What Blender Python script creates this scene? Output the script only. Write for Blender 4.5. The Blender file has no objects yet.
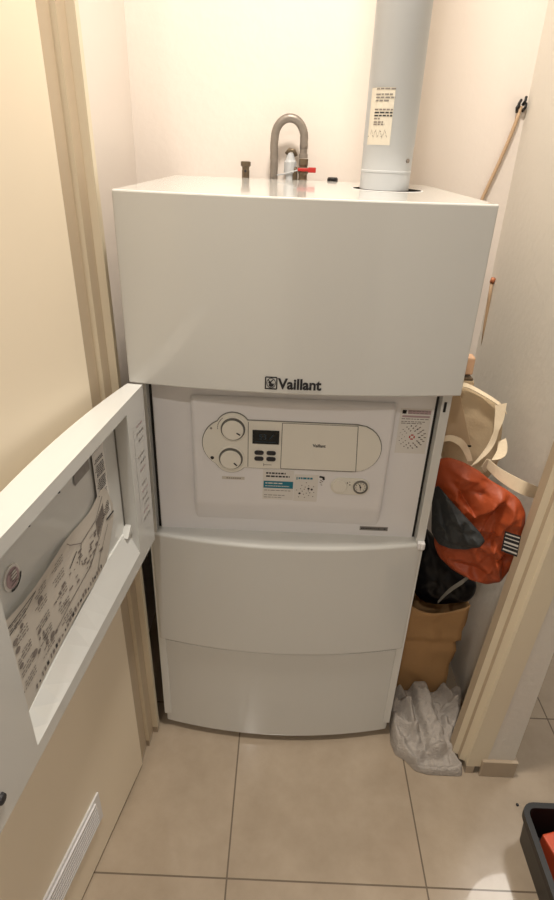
import bpy, bmesh, math, random
from mathutils import Vector, Matrix, noise
random.seed(4)
sc = bpy.context.scene
COL = sc.collection
R = math.radians

# ------------------------------------------------------------------ camera
CP = (-0.0219, -0.9134, 1.3156); YAW, PITCH, ROLL, FPX = -0.005, 0.4875, 0.0398, 567.32
def cam_axes():
    cy, sy, cp, sp = math.cos(YAW), math.sin(YAW), math.cos(PITCH), math.sin(PITCH)
    f = Vector((sy*cp, cy*cp, -sp)); r = Vector((cy, -sy, 0)); u = r.cross(f)
    cr, sr = math.cos(ROLL), math.sin(ROLL)
    return cr*r+sr*u, -sr*r+cr*u, f
CR, CU, CF = cam_axes()
cd = bpy.data.cameras.new('camera'); cam = bpy.data.objects.new('camera', cd); COL.objects.link(cam)
cd.sensor_fit = 'VERTICAL'; cd.sensor_height = 36; cd.lens = FPX/900*36; cd.clip_start = .02
m = Matrix((CR, CU, -CF)).transposed().to_4x4(); m.translation = CP; cam.matrix_world = m
sc.camera = cam
def at(px, py, y):
    """photo pixel -> world point on the plane of depth y (used for measuring)"""
    d = CR*((px-277)/FPX) + CU*((450-py)/FPX) + CF
    t = (y-CP[1])/d.y
    return Vector(CP) + d*t

# ------------------------------------------------------------------ materials
def lin(c):
    return tuple(((v/255)/12.92 if v/255 <= .04045 else ((v/255+.055)/1.055)**2.4) for v in c)
def mat(name, rgb, rough=.5, metal=0., coat=0., var=.06, scale=6., bump=0., bscale=60., spec=.5, emit=None):
    M = bpy.data.materials.new(name); M.use_nodes = True
    nt = M.node_tree; b = nt.nodes['Principled BSDF']
    c = lin(rgb)
    tc = nt.nodes.new('ShaderNodeTexCoord')
    if var > 0:
        n = nt.nodes.new('ShaderNodeTexNoise'); n.inputs['Scale'].default_value = scale; n.inputs['Detail'].default_value = 5
        nt.links.new(tc.outputs['Object'], n.inputs['Vector'])
        mx = nt.nodes.new('ShaderNodeMix'); mx.data_type = 'RGBA'
        mx.inputs[6].default_value = (*[v*(1-var) for v in c], 1); mx.inputs[7].default_value = (*[min(1, v*(1+var)) for v in c], 1)
        nt.links.new(n.outputs['Fac'], mx.inputs[0]); nt.links.new(mx.outputs[2], b.inputs['Base Color'])
    else:
        b.inputs['Base Color'].default_value = (*c, 1)
    b.inputs['Roughness'].default_value = rough; b.inputs['Metallic'].default_value = metal
    b.inputs['Coat Weight'].default_value = coat; b.inputs['Coat Roughness'].default_value = .05
    b.inputs['Specular IOR Level'].default_value = spec
    if bump > 0:
        n2 = nt.nodes.new('ShaderNodeTexNoise'); n2.inputs['Scale'].default_value = bscale; n2.inputs['Detail'].default_value = 4
        nt.links.new(tc.outputs['Object'], n2.inputs['Vector'])
        bp = nt.nodes.new('ShaderNodeBump'); bp.inputs['Strength'].default_value = bump; bp.inputs['Distance'].default_value = .01
        nt.links.new(n2.outputs['Fac'], bp.inputs['Height']); nt.links.new(bp.outputs['Normal'], b.inputs['Normal'])
    if emit:
        b.inputs['Emission Color'].default_value = (*lin(emit), 1); b.inputs['Emission Strength'].default_value = 1
    return M

WHITE = mat('white_enamel', (213, 214, 211), .14, coat=.5, var=.015, scale=2)
WHITE2 = mat('white_panel_plastic', (232, 231, 232), .32, var=.02)
FASCIA = mat('ivory_fascia', (230, 227, 217), .38, var=.02)
GREYLINE = mat('grey_line', (120, 118, 112), .5, var=.05)
BLACK = mat('black_plastic', (16, 16, 17), .4, var=.1)
INK = mat('dark_ink', (40, 40, 44), .6, var=.05)
INK2 = mat('soft_ink', (128, 120, 115), .6, var=.1)
PAPER = mat('sheet_paper', (205, 199, 189), .6, var=.05, scale=20)
LABEL = mat('white_label', (222, 219, 214), .45, var=.03)
TEAL = mat('teal_print', (28, 118, 140), .5, var=.05)
PINK = mat('pink_grey_print', (176, 152, 156), .5, var=.1)
RED = mat('red_plastic', (178, 38, 32), .45, var=.08)
LCD = mat('dark_display', (20, 26, 30), .15, var=.1)
LCDTXT = mat('display_segments', (46, 66, 80), .3, var=.05)
SILVER = mat('silver_label', (140, 136, 132), .35, metal=.3, var=.2, scale=80)
WALL = mat('white_wall_paint', (226, 217, 209), .75, var=.02, scale=3, bump=.10, bscale=40)
WALLC = mat('corridor_wall_paint', (219, 213, 203), .75, var=.02, scale=3, bump=.12, bscale=60)
CREAM = mat('cream_door_paint', (240, 226, 202), .42, var=.025, scale=3)
CREAMJ = mat('cream_jamb_paint', (222, 210, 186), .5, var=.03, scale=5)
BROWNJ = mat('tan_rebate_shade', (186, 168, 143), .6, var=.05, scale=8)  # cream frame darkened to tan: shade of the rebate faces put into colour
SKIRT = mat('beige_skirting_tile', (176, 160, 140), .3, var=.08, scale=20)
STEEL = mat('braided_steel', (140, 132, 124), .42, metal=.55, var=.25, scale=60)
BRASS = mat('dull_brass', (112, 98, 80), .42, metal=.6, var=.3, scale=60)
FLUE = mat('flue_white', (188, 191, 194), .35, var=.02)
LBCREAM = mat('cream_label', (208, 201, 186), .5, var=.05)
ORANGE = mat('orange_nylon', (166, 72, 34), .5, var=.14, scale=10, bump=.15, bscale=90)
JACKET = mat('charcoal_fabric', (52, 55, 57), .7, var=.2, scale=30, bump=.2, bscale=120)
PLASTIC = mat('black_bag_film', (9, 11, 17), .35, var=.2, scale=12, spec=.3)
KRAFT = mat('kraft_paper', (186, 146, 100), .7, var=.1, scale=9, bump=.15, bscale=40)
KRAFTIN = mat('kraft_inside', (60, 42, 28), .8, var=.1)
TOWEL = mat('grey_terry', (176, 169, 162), .9, var=.14, scale=25, bump=.5, bscale=220, spec=.1)
CANVAS = mat('cream_canvas', (208, 188, 156), .8, var=.06, scale=20, bump=.12, bscale=200)
STRAP = mat('pale_canvas_strap', (236, 220, 192), .8, var=.04, scale=20, bump=.1, bscale=200)
CARD = mat('tan_cardboard', (188, 164, 134), .75, var=.06, scale=12)
DARKGAP = mat('dark_gap', (8, 8, 8), .9, var=.1, spec=.05)
PEACH = mat('peach_wood', (206, 168, 136), .6, var=.08)
COPPER = mat('copper_orange', (190, 120, 84), .45, metal=.3, var=.1)
CABLE = mat('beige_cable', (178, 150, 120), .55, var=.06)
LENS = mat('gauge_face', (222, 218, 208), .2, var=.02)

def floor_mat():
    M = bpy.data.materials.new('beige_floor_tiles'); M.use_nodes = True
    nt = M.node_tree; N = nt.nodes; L = nt.links; b = N['Principled BSDF']
    tc = N.new('ShaderNodeTexCoord'); sep = N.new('ShaderNodeSeparateXYZ'); L.new(tc.outputs['Object'], sep.inputs[0])
    T = .407
    def line(axis, off):
        a = N.new('ShaderNodeMath'); a.operation = 'ADD'; a.inputs[1].default_value = off + 40*T; L.new(sep.outputs[axis], a.inputs[0])
        d = N.new('ShaderNodeMath'); d.operation = 'DIVIDE'; d.inputs[1].default_value = T; L.new(a.outputs[0], d.inputs[0])
        f = N.new('ShaderNodeMath'); f.operation = 'FRACT'; L.new(d.outputs[0], f.inputs[0])
        s = N.new('ShaderNodeMath'); s.operation = 'SUBTRACT'; s.inputs[1].default_value = .5; L.new(f.outputs[0], s.inputs[0])
        ab = N.new('ShaderNodeMath'); ab.operation = 'ABSOLUTE'; L.new(s.outputs[0], ab.inputs[0])
        g = N.new('ShaderNodeMath'); g.operation = 'GREATER_THAN'; g.inputs[1].default_value = .5 - .0042; L.new(ab.outputs[0], g.inputs[0])
        return g
    gx, gy = line(0, .0925), line(1, -.104)
    mxm = N.new('ShaderNodeMath'); mxm.operation = 'MAXIMUM'; L.new(gx.outputs[0], mxm.inputs[0]); L.new(gy.outputs[0], mxm.inputs[1])
    n = N.new('ShaderNodeTexNoise'); n.inputs['Scale'].default_value = 7; n.inputs['Detail'].default_value = 8; n.inputs['Roughness'].default_value = .65
    L.new(tc.outputs['Object'], n.inputs['Vector'])
    cr = N.new('ShaderNodeValToRGB'); cr.color_ramp.elements[0].position = .3; cr.color_ramp.elements[1].position = .72
    cr.color_ramp.elements[0].color = (*lin((158, 143, 124)), 1); cr.color_ramp.elements[1].color = (*lin((177, 162, 143)), 1)
    L.new(n.outputs['Fac'], cr.inputs[0])
    mx = N.new('ShaderNodeMix'); mx.data_type = 'RGBA'; L.new(mxm.outputs[0], mx.inputs[0]); L.new(cr.outputs[0], mx.inputs[6])
    mx.inputs[7].default_value = (*lin((104, 90, 74)), 1); L.new(mx.outputs[2], b.inputs['Base Color'])
    rr = N.new('ShaderNodeMath'); rr.operation = 'MULTIPLY_ADD'; rr.inputs[1].default_value = .4; rr.inputs[2].default_value = .22
    L.new(mxm.outputs[0], rr.inputs[0]); L.new(rr.outputs[0], b.inputs['Roughness'])
    b.inputs['Coat Weight'].default_value = .5; b.inputs['Coat Roughness'].default_value = .03
    bp = N.new('ShaderNodeBump'); bp.inputs['Strength'].default_value = .5; bp.inputs['Distance'].default_value = .002; bp.invert = True
    L.new(mxm.outputs[0], bp.inputs['Height']); L.new(bp.outputs['Normal'], b.inputs['Normal'])
    return M
FLOOR = floor_mat()

# ------------------------------------------------------------------ mesh helpers
class MB:
    """collects shapes (world coordinates) and links them as ONE mesh object"""
    def __init__(s, xf=None): s.bm = bmesh.new(); s.mats = []; s.xf = xf or (lambda p: Vector(p))
    def mi(s, m):
        if m not in s.mats: s.mats.append(m)
        return s.mats.index(m)
    def v(s, p): return s.bm.verts.new(s.xf(p))
    def face(s, vs, m):
        try: f = s.bm.faces.new(vs)
        except ValueError: return None
        f.material_index = s.mi(m); return f
    def box(s, x0, x1, y0, y1, z0, z1, m):
        v = [s.v(p) for p in ((x0,y0,z0),(x1,y0,z0),(x1,y1,z0),(x0,y1,z0),(x0,y0,z1),(x1,y0,z1),(x1,y1,z1),(x0,y1,z1))]
        fs = []
        for q in ((3,2,1,0),(4,5,6,7),(0,1,5,4),(1,2,6,5),(2,3,7,6),(3,0,4,7)): fs.append(s.face([v[i] for i in q], m))
        return fs
    def prism(s, pts, axis, a, b, m):
        """polygon pts (2-D) extruded along axis from a to b; returns (ring a, ring b)"""
        def P(q, h):
            return {'z': (q[0], q[1], h), 'y': (q[0], h, q[1]), 'x': (h, q[0], q[1])}[axis]
        A = [s.v(P(q, a)) for q in pts]; B = [s.v(P(q, b)) for q in pts]
        n = len(pts)
        for i in range(n): s.face([A[i], A[(i+1) % n], B[(i+1) % n], B[i]], m)
        s.face(list(reversed(A)), m); s.face(B, m)
        return A, B
    def grid(s, f, nu, nv, m, closeu=False):
        G = [[s.v(f(i/nu, j/nv)) for j in range(nv+1)] for i in range(nu + (0 if closeu else 1))]
        k = len(G)
        for i in range(nu):
            for j in range(nv):
                s.face([G[i][j], G[(i+1) % k][j], G[(i+1) % k][j+1], G[i][j+1]], m)
        return G
    def tube(s, pts, r, m, n=12, cap=True):
        pts = [Vector(p) for p in pts]; rings = []
        ref = None
        for i, p in enumerate(pts):
            t = (pts[min(i+1, len(pts)-1)] - pts[max(i-1, 0)]).normalized()
            if ref is None: ref = t.orthogonal().normalized()
            ref = (ref - t*ref.dot(t)).normalized(); b = t.cross(ref)
            rad = r[i] if isinstance(r, (list, tuple)) else r
            rings.append([s.v(p + (ref*math.cos(2*math.pi*k/n) + b*math.sin(2*math.pi*k/n))*rad) for k in range(n)])
        for a, c in zip(rings, rings[1:]):
            for k in range(n): s.face([a[k], a[(k+1) % n], c[(k+1) % n], c[k]], m)
        if cap: s.face(list(reversed(rings[0])), m); s.face(rings[-1], m)
    def lathe(s, c, prof, axis, m, n=28, mfun=None):
        """prof: list of (radius, height along axis)"""
        ax = Vector(axis).normalized(); e1 = ax.orthogonal().normalized(); e2 = ax.cross(e1); c = Vector(c); rings = []
        for r, h in prof:
            rings.append([s.v(c + ax*h + (e1*math.cos(2*math.pi*k/n) + e2*math.sin(2*math.pi*k/n))*max(r, 1e-5)) for k in range(n)])
        for i, (a, b) in enumerate(zip(rings, rings[1:])):
            for k in range(n): s.face([a[k], a[(k+1) % n], b[(k+1) % n], b[k]], mfun(i) if mfun else m)
        s.face(list(reversed(rings[0])), m); s.face(rings[-1], mfun(len(prof)) if mfun else m)
    def quad2(s, f, x0, x1, z0, z1, m):
        s.face([s.v(f(x0, z0)), s.v(f(x1, z0)), s.v(f(x1, z1)), s.v(f(x0, z1))], m)
    def stroke(s, f, pts, w, m):
        """flat polyline of width w on the surface f(a,b)"""
        for (x0, z0), (x1, z1) in zip(pts, pts[1:]):
            dx, dz = x1-x0, z1-z0; L = math.hypot(dx, dz) or 1; nx, nz = -dz/L*w/2, dx/L*w/2
            s.face([s.v(f(x0-nx, z0-nz)), s.v(f(x1-nx, z1-nz)), s.v(f(x1+nx, z1+nz)), s.v(f(x0+nx, z0+nz))], m)
    def disc(s, f, cx, cz, r, m, n=20, ry=None):
        s.face([s.v(f(cx + r*math.cos(2*math.pi*k/n), cz + (ry or r)*math.sin(2*math.pi*k/n))) for k in range(n)], m)
    def text(s, f, txt, h, x, z, m, bold=0., sx=1.):
        """lettering of cap height h, starting at x with its base line at z"""
        c = bpy.data.curves.new('t', 'FONT'); c.body = txt; c.size = 1; c.offset = bold; c.resolution_u = 3
        o = bpy.data.objects.new('t', c); COL.objects.link(o); bpy.context.view_layer.update()
        me = bpy.data.meshes.new_from_object(o.evaluated_get(bpy.context.evaluated_depsgraph_get()))
        k = h/.70; vs = [s.v(f(x + p.co.x*k*sx, z + p.co.y*k)) for p in me.vertices]
        w = max(p.co.x for p in me.vertices)*k*sx
        for p in me.polygons: s.face([vs[i] for i in p.vertices], m)
        bpy.data.objects.remove(o); bpy.data.meshes.remove(me); bpy.data.curves.remove(c)
        return w
    def build(s, name, parent=None, smooth=False, bevel=0., seg=2, angle=40, solid=0., subsurf=0, recalc=True, weld=False):
        if weld: bmesh.ops.remove_doubles(s.bm, verts=s.bm.verts, dist=1e-5)
        if recalc: bmesh.ops.recalc_face_normals(s.bm, faces=s.bm.faces)
        me = bpy.data.meshes.new(name); o = bpy.data.objects.new(name, me); COL.objects.link(o)
        root = parent
        while root is not None and root.parent is not None: root = root.parent
        org = Vector(root.location) if root is not None else Vector(s.org if hasattr(s, 'org') else (0, 0, 0))
        for v in s.bm.verts: v.co -= org
        s.bm.to_mesh(me); s.bm.free()
        for mm in s.mats: me.materials.append(mm)
        if parent is not None: o.parent = parent
        else: o.location = org
        if smooth:
            for p in me.polygons: p.use_smooth = True
        if solid: q = o.modifiers.new('s', 'SOLIDIFY'); q.thickness = solid; q.offset = 0
        if bevel: q = o.modifiers.new('b', 'BEVEL'); q.width = bevel; q.segments = seg; q.limit_method = 'ANGLE'; q.angle_limit = R(angle); q.harden_normals = False
        if subsurf: q = o.modifiers.new('u', 'SUBSURF'); q.levels = subsurf; q.render_levels = subsurf
        if bevel and not smooth:
            for p in me.polygons: p.use_smooth = False
        return o
def thing(name, label, cat, loc=(0, 0, 0), group=None):
    o = bpy.data.objects.new(name, None); COL.objects.link(o); o.location = loc; o.empty_display_size = .05
    return tag(o, label, cat, group)
def tag(o, label, cat, group=None, kind=None):
    o['label'] = label; o['category'] = cat
    if group: o['group'] = group
    if kind: o['kind'] = kind
    return o
def structure(o, label=None, cat=None):
    o['kind'] = 'structure'
    if label: o['label'] = label
    if cat: o['category'] = cat
    return o
def fy(y):  # surface facing the room (-y) at depth y
    return lambda a, b: (a, y, b)
def arc(hw, ye, yc, n=24):
    return [(-hw + 2*hw*i/n, yc + (ye-yc)*((2*i/n-1)**2)) for i in range(n+1)]
def smooth_by_angle(o, ang=35):
    for p in o.data.polygons: p.use_smooth = True
    o.data.set_sharp_from_angle(angle=R(ang))
    return o

# ------------------------------------------------------------------ setting
b = MB(); b.box(-1.6, 2.2, -2.3, 2.2, -.06, 0, FLOOR); structure(b.build('floor'), 'beige square floor tiles with brown grout lines', 'floor')
b = MB(); b.box(-.47, .58, .6, .68, 0, 2.5, WALL); structure(b.build('wall_back'), 'white textured wall behind the white boiler', 'wall')
b = MB(); b.box(-.47, -.395, .0, .6, 0, 2.5, WALL); structure(b.build('wall_left'), 'white closet wall between cream door frame and back wall', 'wall')
b = MB(); b.prism([(.505, -.02), (.505, .6), (.566, .6), (.566, -.054), (.500, -.054), (.500, -.02)], 'z', 0, 2.5, WALLC)
structure(b.build('wall_right'), 'white wall and its outer corner right of the boiler closet', 'wall')
b = MB(); b.box(-1.6, -.40, -.02, .0, 0, 2.5, WALLC); b.box(-.41, -.395, -.02, .02, 0, 2.5, WALLC)
structure(b.build('wall_front'), 'white corridor wall behind the open cream door', 'wall')
b = MB(); b.box(-1.6, 2.2, 2.2, 2.26, 0, 2.5, WALLC); structure(b.build('wall_far'), 'far white wall beyond the tiled passage', 'wall')
b = MB(); b.box(-1.6, 2.2, -2.3, -2.24, 0, 2.5, WALLC); structure(b.build('wall_rear'), 'white corridor wall facing the boiler closet', 'wall')
d2 = thing('reflection_door', 'unseen brown door added opposite the boiler to reflect in its cover', 'door', (.4, -2.24, 0)); d2['kind'] = 'structure'  # added, out of view: gives the glossy cover a dark band to reflect
WOOD = mat('reflection_door_brown', (120, 92, 66), .4, var=.15, scale=4)
b = MB(); b.box(-.04, .80, -2.239, -2.21, .01, 2.02, WOOD); b.box(.04, .72, -2.21, -2.204, 1.1, 1.9, WOOD); b.box(.04, .72, -2.21, -2.204, .15, .95, WOOD); b.build('door_leaf', d2, bevel=.003)
b = MB(); b.tube([(.02, -2.209, 1.0), (.02, -2.16, 1.0), (.12, -2.16, 1.0)], .009, STEEL); b.build('handle', d2)
b = MB(); b.box(-1.6, 2.2, -2.3, 2.26, 2.5, 2.56, WALLC); structure(b.build('ceiling'), 'plain white ceiling above the boiler closet', 'ceiling')
# skirting tile at the foot of the outer corner
b = MB(); b.box(.490, .574, -.063, -.054, 0, .054, SKIRT); b.box(.566, .574, -.054, .6, 0, .054, SKIRT)
b.box(.458, .478, -.056, -.03, 0, .026, SKIRT)
structure(b.build('baseboard_right', bevel=.0015), 'beige tile skirting at foot of the white wall corner', 'baseboard')

# left door frame (slightly out of plumb), stepped in plan
LEAN_L, LEAN_R = .012, .044
def lean(k, x0=0): return lambda p: Vector((p[0] + k*p[2], p[1], p[2]))
b = MB(lean(-LEAN_L))
Z1 = 2.2
def strip_profile(b, pts, mats, z0=0, z1=Z1, back=None):
    """vertical strips through plan points; mats one per segment"""
    for (p, q), mm in zip(zip(pts, pts[1:]), mats):
        b.face([b.v((p[0], p[1], z0)), b.v((q[0], q[1], z0)), b.v((q[0], q[1], z1)), b.v((p[0], p[1], z1))], mm)
    ring = list(pts) + list(back)
    b.face([b.v((p[0], p[1], z1)) for p in ring], mats[0]); b.face([b.v((p[0], p[1], z0)) for p in ring], mats[0])
    bb = [pts[-1]] + list(back) + [pts[0]]
    for p, q in zip(bb, bb[1:]):
        b.face([b.v((p[0], p[1], z0)), b.v((q[0], q[1], z0)), b.v((q[0], q[1], z1)), b.v((p[0], p[1], z1))], mats[0])
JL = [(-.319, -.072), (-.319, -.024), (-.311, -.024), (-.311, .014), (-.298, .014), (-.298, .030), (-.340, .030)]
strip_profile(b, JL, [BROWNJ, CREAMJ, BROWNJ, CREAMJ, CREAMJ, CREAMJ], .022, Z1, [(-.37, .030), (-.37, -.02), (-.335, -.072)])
strip_profile(b, [(p[0]-.001, p[1]+.001) for p in JL], [SKIRT]*6, 0, .022, [(-.37, .030), (-.37, -.02), (-.335, -.071)])
structure(b.build('trim_1', weld=True), 'cream stepped door frame post beside the open cream door', 'door frame')

b = MB(lean(LEAN_R))
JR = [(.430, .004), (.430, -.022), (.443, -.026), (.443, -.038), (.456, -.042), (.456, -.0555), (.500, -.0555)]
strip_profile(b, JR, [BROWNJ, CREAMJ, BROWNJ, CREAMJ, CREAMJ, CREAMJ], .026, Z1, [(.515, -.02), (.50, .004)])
structure(b.build('trim_2', weld=True), 'cream door frame post on the right of the boiler closet', 'door frame')

# open cream cupboard door
DD = Vector((-.19, -.982, 0)).normalized(); DN = Vector((DD.y*-1, DD.x, 0))   # along the leaf, and its inward normal
DH = Vector((-.3165, -.074, 0))
if DN.x < 0: DN = -DN
def door_xf(p):  # (u along, w normal, z)
    q = DH + DD*p[0] + DN*p[1]; return Vector((q.x - LEAN_L*p[2], q.y, p[2]))
d1 = thing('door_1', 'cream painted cupboard door standing open at the left', 'door', tuple(DH)); d1['kind'] = 'structure'
b = MB(door_xf); b.box(0, .62, -.022, 0, .008, 2.05, CREAM); b.build('door_leaf', d1, bevel=.0015)
b = MB(door_xf)
b.box(.180, .380, .0002, .004, .108, .188, WHITE2)
for k in range(7): b.box(.197, .373, .004, .0075, .117+k*.0095, .122+k*.0095, WHITE2)
for k in range(6): b.box(.197, .373, .0035, .0045, .1225+k*.0095, .1262+k*.0095, GREYLINE)
b.build('vent_grille', d1, bevel=.0008)

# ------------------------------------------------------------------ boiler
bo = thing('floor_standing_boiler', 'white floor standing boiler with open flap and bowed front panels', 'boiler', (0, .3, 0))
b = MB()
b.box(-.264, .264, .075, .58, .03, .95, WHITE2)
b.box(-.283, -.2665, .034, .58, .05, .951, WHITE); b.box(.2665, .283, .034, .58, .05, .951, WHITE)
b.box(-.275, .275, .52, .58, .95, 1.235, WHITE2)
b.box(-.2665, -.2615, .056, .075, .61, .95, BLACK); b.box(.2615, .2665, .056, .075, .61, .95, BLACK)
b.box(.2705, .2755, .0330, .0345, .905, .925, BLACK)
b.prism(arc(.278, .0385, .0075) + [(.278, .074), (-.278, .074)], 'z', .304, .309, DARKGAP)  # dark filler strip paints the shade in the seam between front panels
b.build('casing', bo, bevel=.0015)
for x in (-.22, .22):
    for y in (.10, .53):
        b = MB(); b.lathe((x, y, 0), [(.018, 0), (.018, .012), (.008, .014), (.008, .034)], (0, 0, 1), BLACK, 14); b.build('foot', bo)
# top cover; a dark disc paints the shade of the flue hole, inside a white rim
FX, FY, FR = .1515, .251, .0450
HX, HY, HR = .160, .269, .064
b = MB(); A, B = b.prism(arc(.2865, 0, -.025) + [(.2865, .515), (-.2865, .515)], 'z', .951, 1.255, WHITE)
cov = b.build('top_cover', bo, bevel=.0025, seg=2, angle=50)
b = MB()
b.lathe((HX, HY, 1.2545), [(HR, 0), (HR, .0014)], (0, 0, 1), DARKGAP, 40)
b.lathe((HX, HY, 1.2545), [(HR+.003, 0), (HR+.003, .0012), (HR, .0012), (HR, 0)], (0, 0, 1), WHITE2, 40)
b.build('flue_hole_shade', cov)
b = MB(); yl = lambda a, c: (a, -.0256 + .025*(a/.285)**2 - .0006, c)
# emblem: square frame with an oval and a leaping animal with two ears
z0, x0, S = .9605, -.0500, .0205
b.stroke(yl, [(x0, z0), (x0+S*.92, z0), (x0+S*.92, z0+S), (x0, z0+S), (x0, z0-.0008)], .0022, INK)
for k in range(22):
    a0, a1 = 2*math.pi*k/22, 2*math.pi*(k+1)/22; cx, cz = x0+S*.46, z0+S*.5
    b.stroke(yl, [(cx+.0072*math.cos(a0), cz+.0086*math.sin(a0)), (cx+.0072*math.cos(a1), cz+.0086*math.sin(a1))], .0012, INK)
b.disc(yl, cx+.0002, cz-.0035, .0042, INK, 14, .0034); b.disc(yl, cx-.0022, cz+.001, .0024, INK, 12)
b.stroke(yl, [(cx-.0022, cz+.0014), (cx-.0052, cz+.0062)], .0018, INK); b.stroke(yl, [(cx-.001, cz+.0018), (cx+.0034, cz+.0062)], .0018, INK)
b.stroke(yl, [(cx+.002, cz-.003), (cx+.0056, cz-.001)], .0014, INK)
tw = b.text(yl, 'Vaillant', .0182, -.0285, .9615, INK, bold=.034, sx=.93)
b.build('logo_lettering', cov, recalc=False)
# front panels
b = MB(); b.prism(arc(.281, .033, 0) + [(.281, .072), (-.281, .072)], 'z', .3085, .610, WHITE)
b.build('lower_front_panel', bo, bevel=.006, seg=3, angle=50)
b = MB(); b.prism(arc(.280, .039, .007) + [(.280, .072), (-.280, .072)], 'z', .018, .3045, WHITE)
kp = b.build('kick_panel', bo, bevel=.004, seg=3, angle=50)
b = MB(); b.box(.268, .283, .022, .034, .602, .618, WHITE2); b.box(.272, .280, .016, .024, .606, .622, WHITE2); b.build('flap_catch', bo, bevel=.002)
# instrument panel (recess back) and the raised console
b = MB(); b.box(-.2612, .2612, .054, .075, .606, .951, WHITE2); ip = b.build('instrument_panel', bo)
b = MB()
front = [(-.186, .683), (.186, .683), (.187, .908), (-.187, .908)]; back = [(-.191, .637), (.189, .634), (.192, .914), (-.192, .914)]
Fv = [b.v((x, .040, z)) for x, z in front]; Bv = [b.v((x, .054, z)) for x, z in back]
b.face(Fv, WHITE2); b.face(list(reversed(Bv)), WHITE2)
for i in range(4): b.face([Fv[i], Bv[i], Bv[(i+1) % 4], Fv[(i+1) % 4]], WHITE2)
co = b.build('control_console', bo, bevel=.006, seg=3, angle=10)
# fascia outline = union of a stadium and the two dial bosses
def union_outline(grow):
    c0 = (-.085, .8205); out = []
    shapes = [((-.117, .8205), .0505), ((-.110, .853), .0315), ((-.114, .7905), .0315)]
    for k in range(180):
        a = 2*math.pi*k/180; dx, dz = math.cos(a), math.sin(a); best = 0
        for (cx, cz), r in shapes:
            r += grow; ex, ez = c0[0]-cx, c0[1]-cz; bq = ex*dx+ez*dz; cq = ex*ex+ez*ez-r*r; D = bq*bq-cq
            if D > 0: best = max(best, -bq+math.sqrt(D))
        # stadium body
        r = .0495+grow; cx = .120; t = r/abs(dz) if abs(dz) > 1e-6 else 9
        if -.117 <= c0[0]+dx*t <= cx: best = max(best, t)
        ex = c0[0]-cx; bq = ex*dx; D = bq*bq-(ex*ex-r*r)
        if D > 0:
            tt = -bq+math.sqrt(D)
            if c0[0]+dx*tt >= cx: best = max(best, tt)
        out.append((c0[0]+dx*best, c0[1]+dz*best))
    return out
b = MB()
b.prism(union_outline(.0016), 'y', .040, .0385, GREYLINE); b.prism(union_outline(0), 'y', .0385, .0365, FASCIA)
s = fy(.0363)
for pts in ([(-.0815, .773), (-.0815, .868)], [(-.0185, .772), (-.0185, .869)], [(.1265, .772), (.1215, .869)]): b.stroke(s, pts, .0014, GREYLINE)
b.stroke(s, [(-.0185, .7718), (.1265, .7718)], .0012, GREYLINE); b.stroke(s, [(-.0185, .8686), (.1215, .8686)], .0012, GREYLINE)
for dz in (.853, .7905):  # scale marks left of each dial
    for k in range(7):
        a = math.pi*.72 + k*.14; b.stroke(s, [(-.112+.027*math.cos(a), dz+.027*math.sin(a)), (-.112+.027*math.cos(a+.12), dz+.027*math.sin(a+.12))], .0013, INK2)
b.disc(s, -.151, .852, .0022, INK2); b.disc(s, -.150, .7895, .0036, INK)
b.text(s, 'Vaillant', .0062, .0405, .8215, INK, bold=.03, sx=.92)
b.stroke(s, [(-.052, .779), (-.036, .779)], .0012, INK2); b.stroke(s, [(-.051, .776), (-.051, .782)], .0012, INK2)
b.build('fascia', co)
for i, (x, z) in enumerate(((-.110, .853), (-.114, .7905))):
    b = MB(); b.lathe((x, .0365, z), [(.0262, 0), (.0262, .002), (.0245, .0028), (.0230, .0028), (.0225, .0016), (.0205, .0016), (.0200, .0075), (.0188, .0088), (.0, .0092)], (0, -1, 0), FASCIA, 40,
            mfun=lambda i: GREYLINE if i in (3, 4, 5) else FASCIA)
    a = -.55 - .2*i; b.stroke(fy(.0270), [(x+.0085*math.cos(a), z+.0085*math.sin(a)), (x+.0165*math.cos(a), z+.0165*math.sin(a))], .0028, INK)
    smooth_by_angle(b.build('dial', co))
b = MB(); b.box(-.0735, -.0235, .0345, .0365, .8245, .8525, LCD)
s = fy(.0342)
b.text(s, '53', .011, -.062, .834, LCDTXT); b.stroke(s, [(-.042, .835), (-.034, .845)], .0014, LCDTXT); b.stroke(s, [(-.068, .829), (-.03, .829)], .001, LCDTXT)
b.build('display', co)
for x in (-.0605, -.0375):
    for z in (.8055, .7925):
        b = MB(); pts = [(x + sx*.0048 + .0042*math.cos(a), z + .0042*math.sin(a)) for sx, a in [(1, R(q)) for q in range(-90, 91, 30)] + [(-1, R(q)) for q in range(90, 271, 30)]]
        b.prism(pts, 'y', .0365, .0335, INK); b.build('button', co, bevel=.0006)
b = MB(); b.box(-.132, -.088, .0392, .0402, .7415, .7475, PAPER)
for k in range(7): b.box(-.123+k*.0042, -.1206+k*.0042, .0388, .0393, .7432, .7458, INK2)
b.build('type_badge', co)
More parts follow.
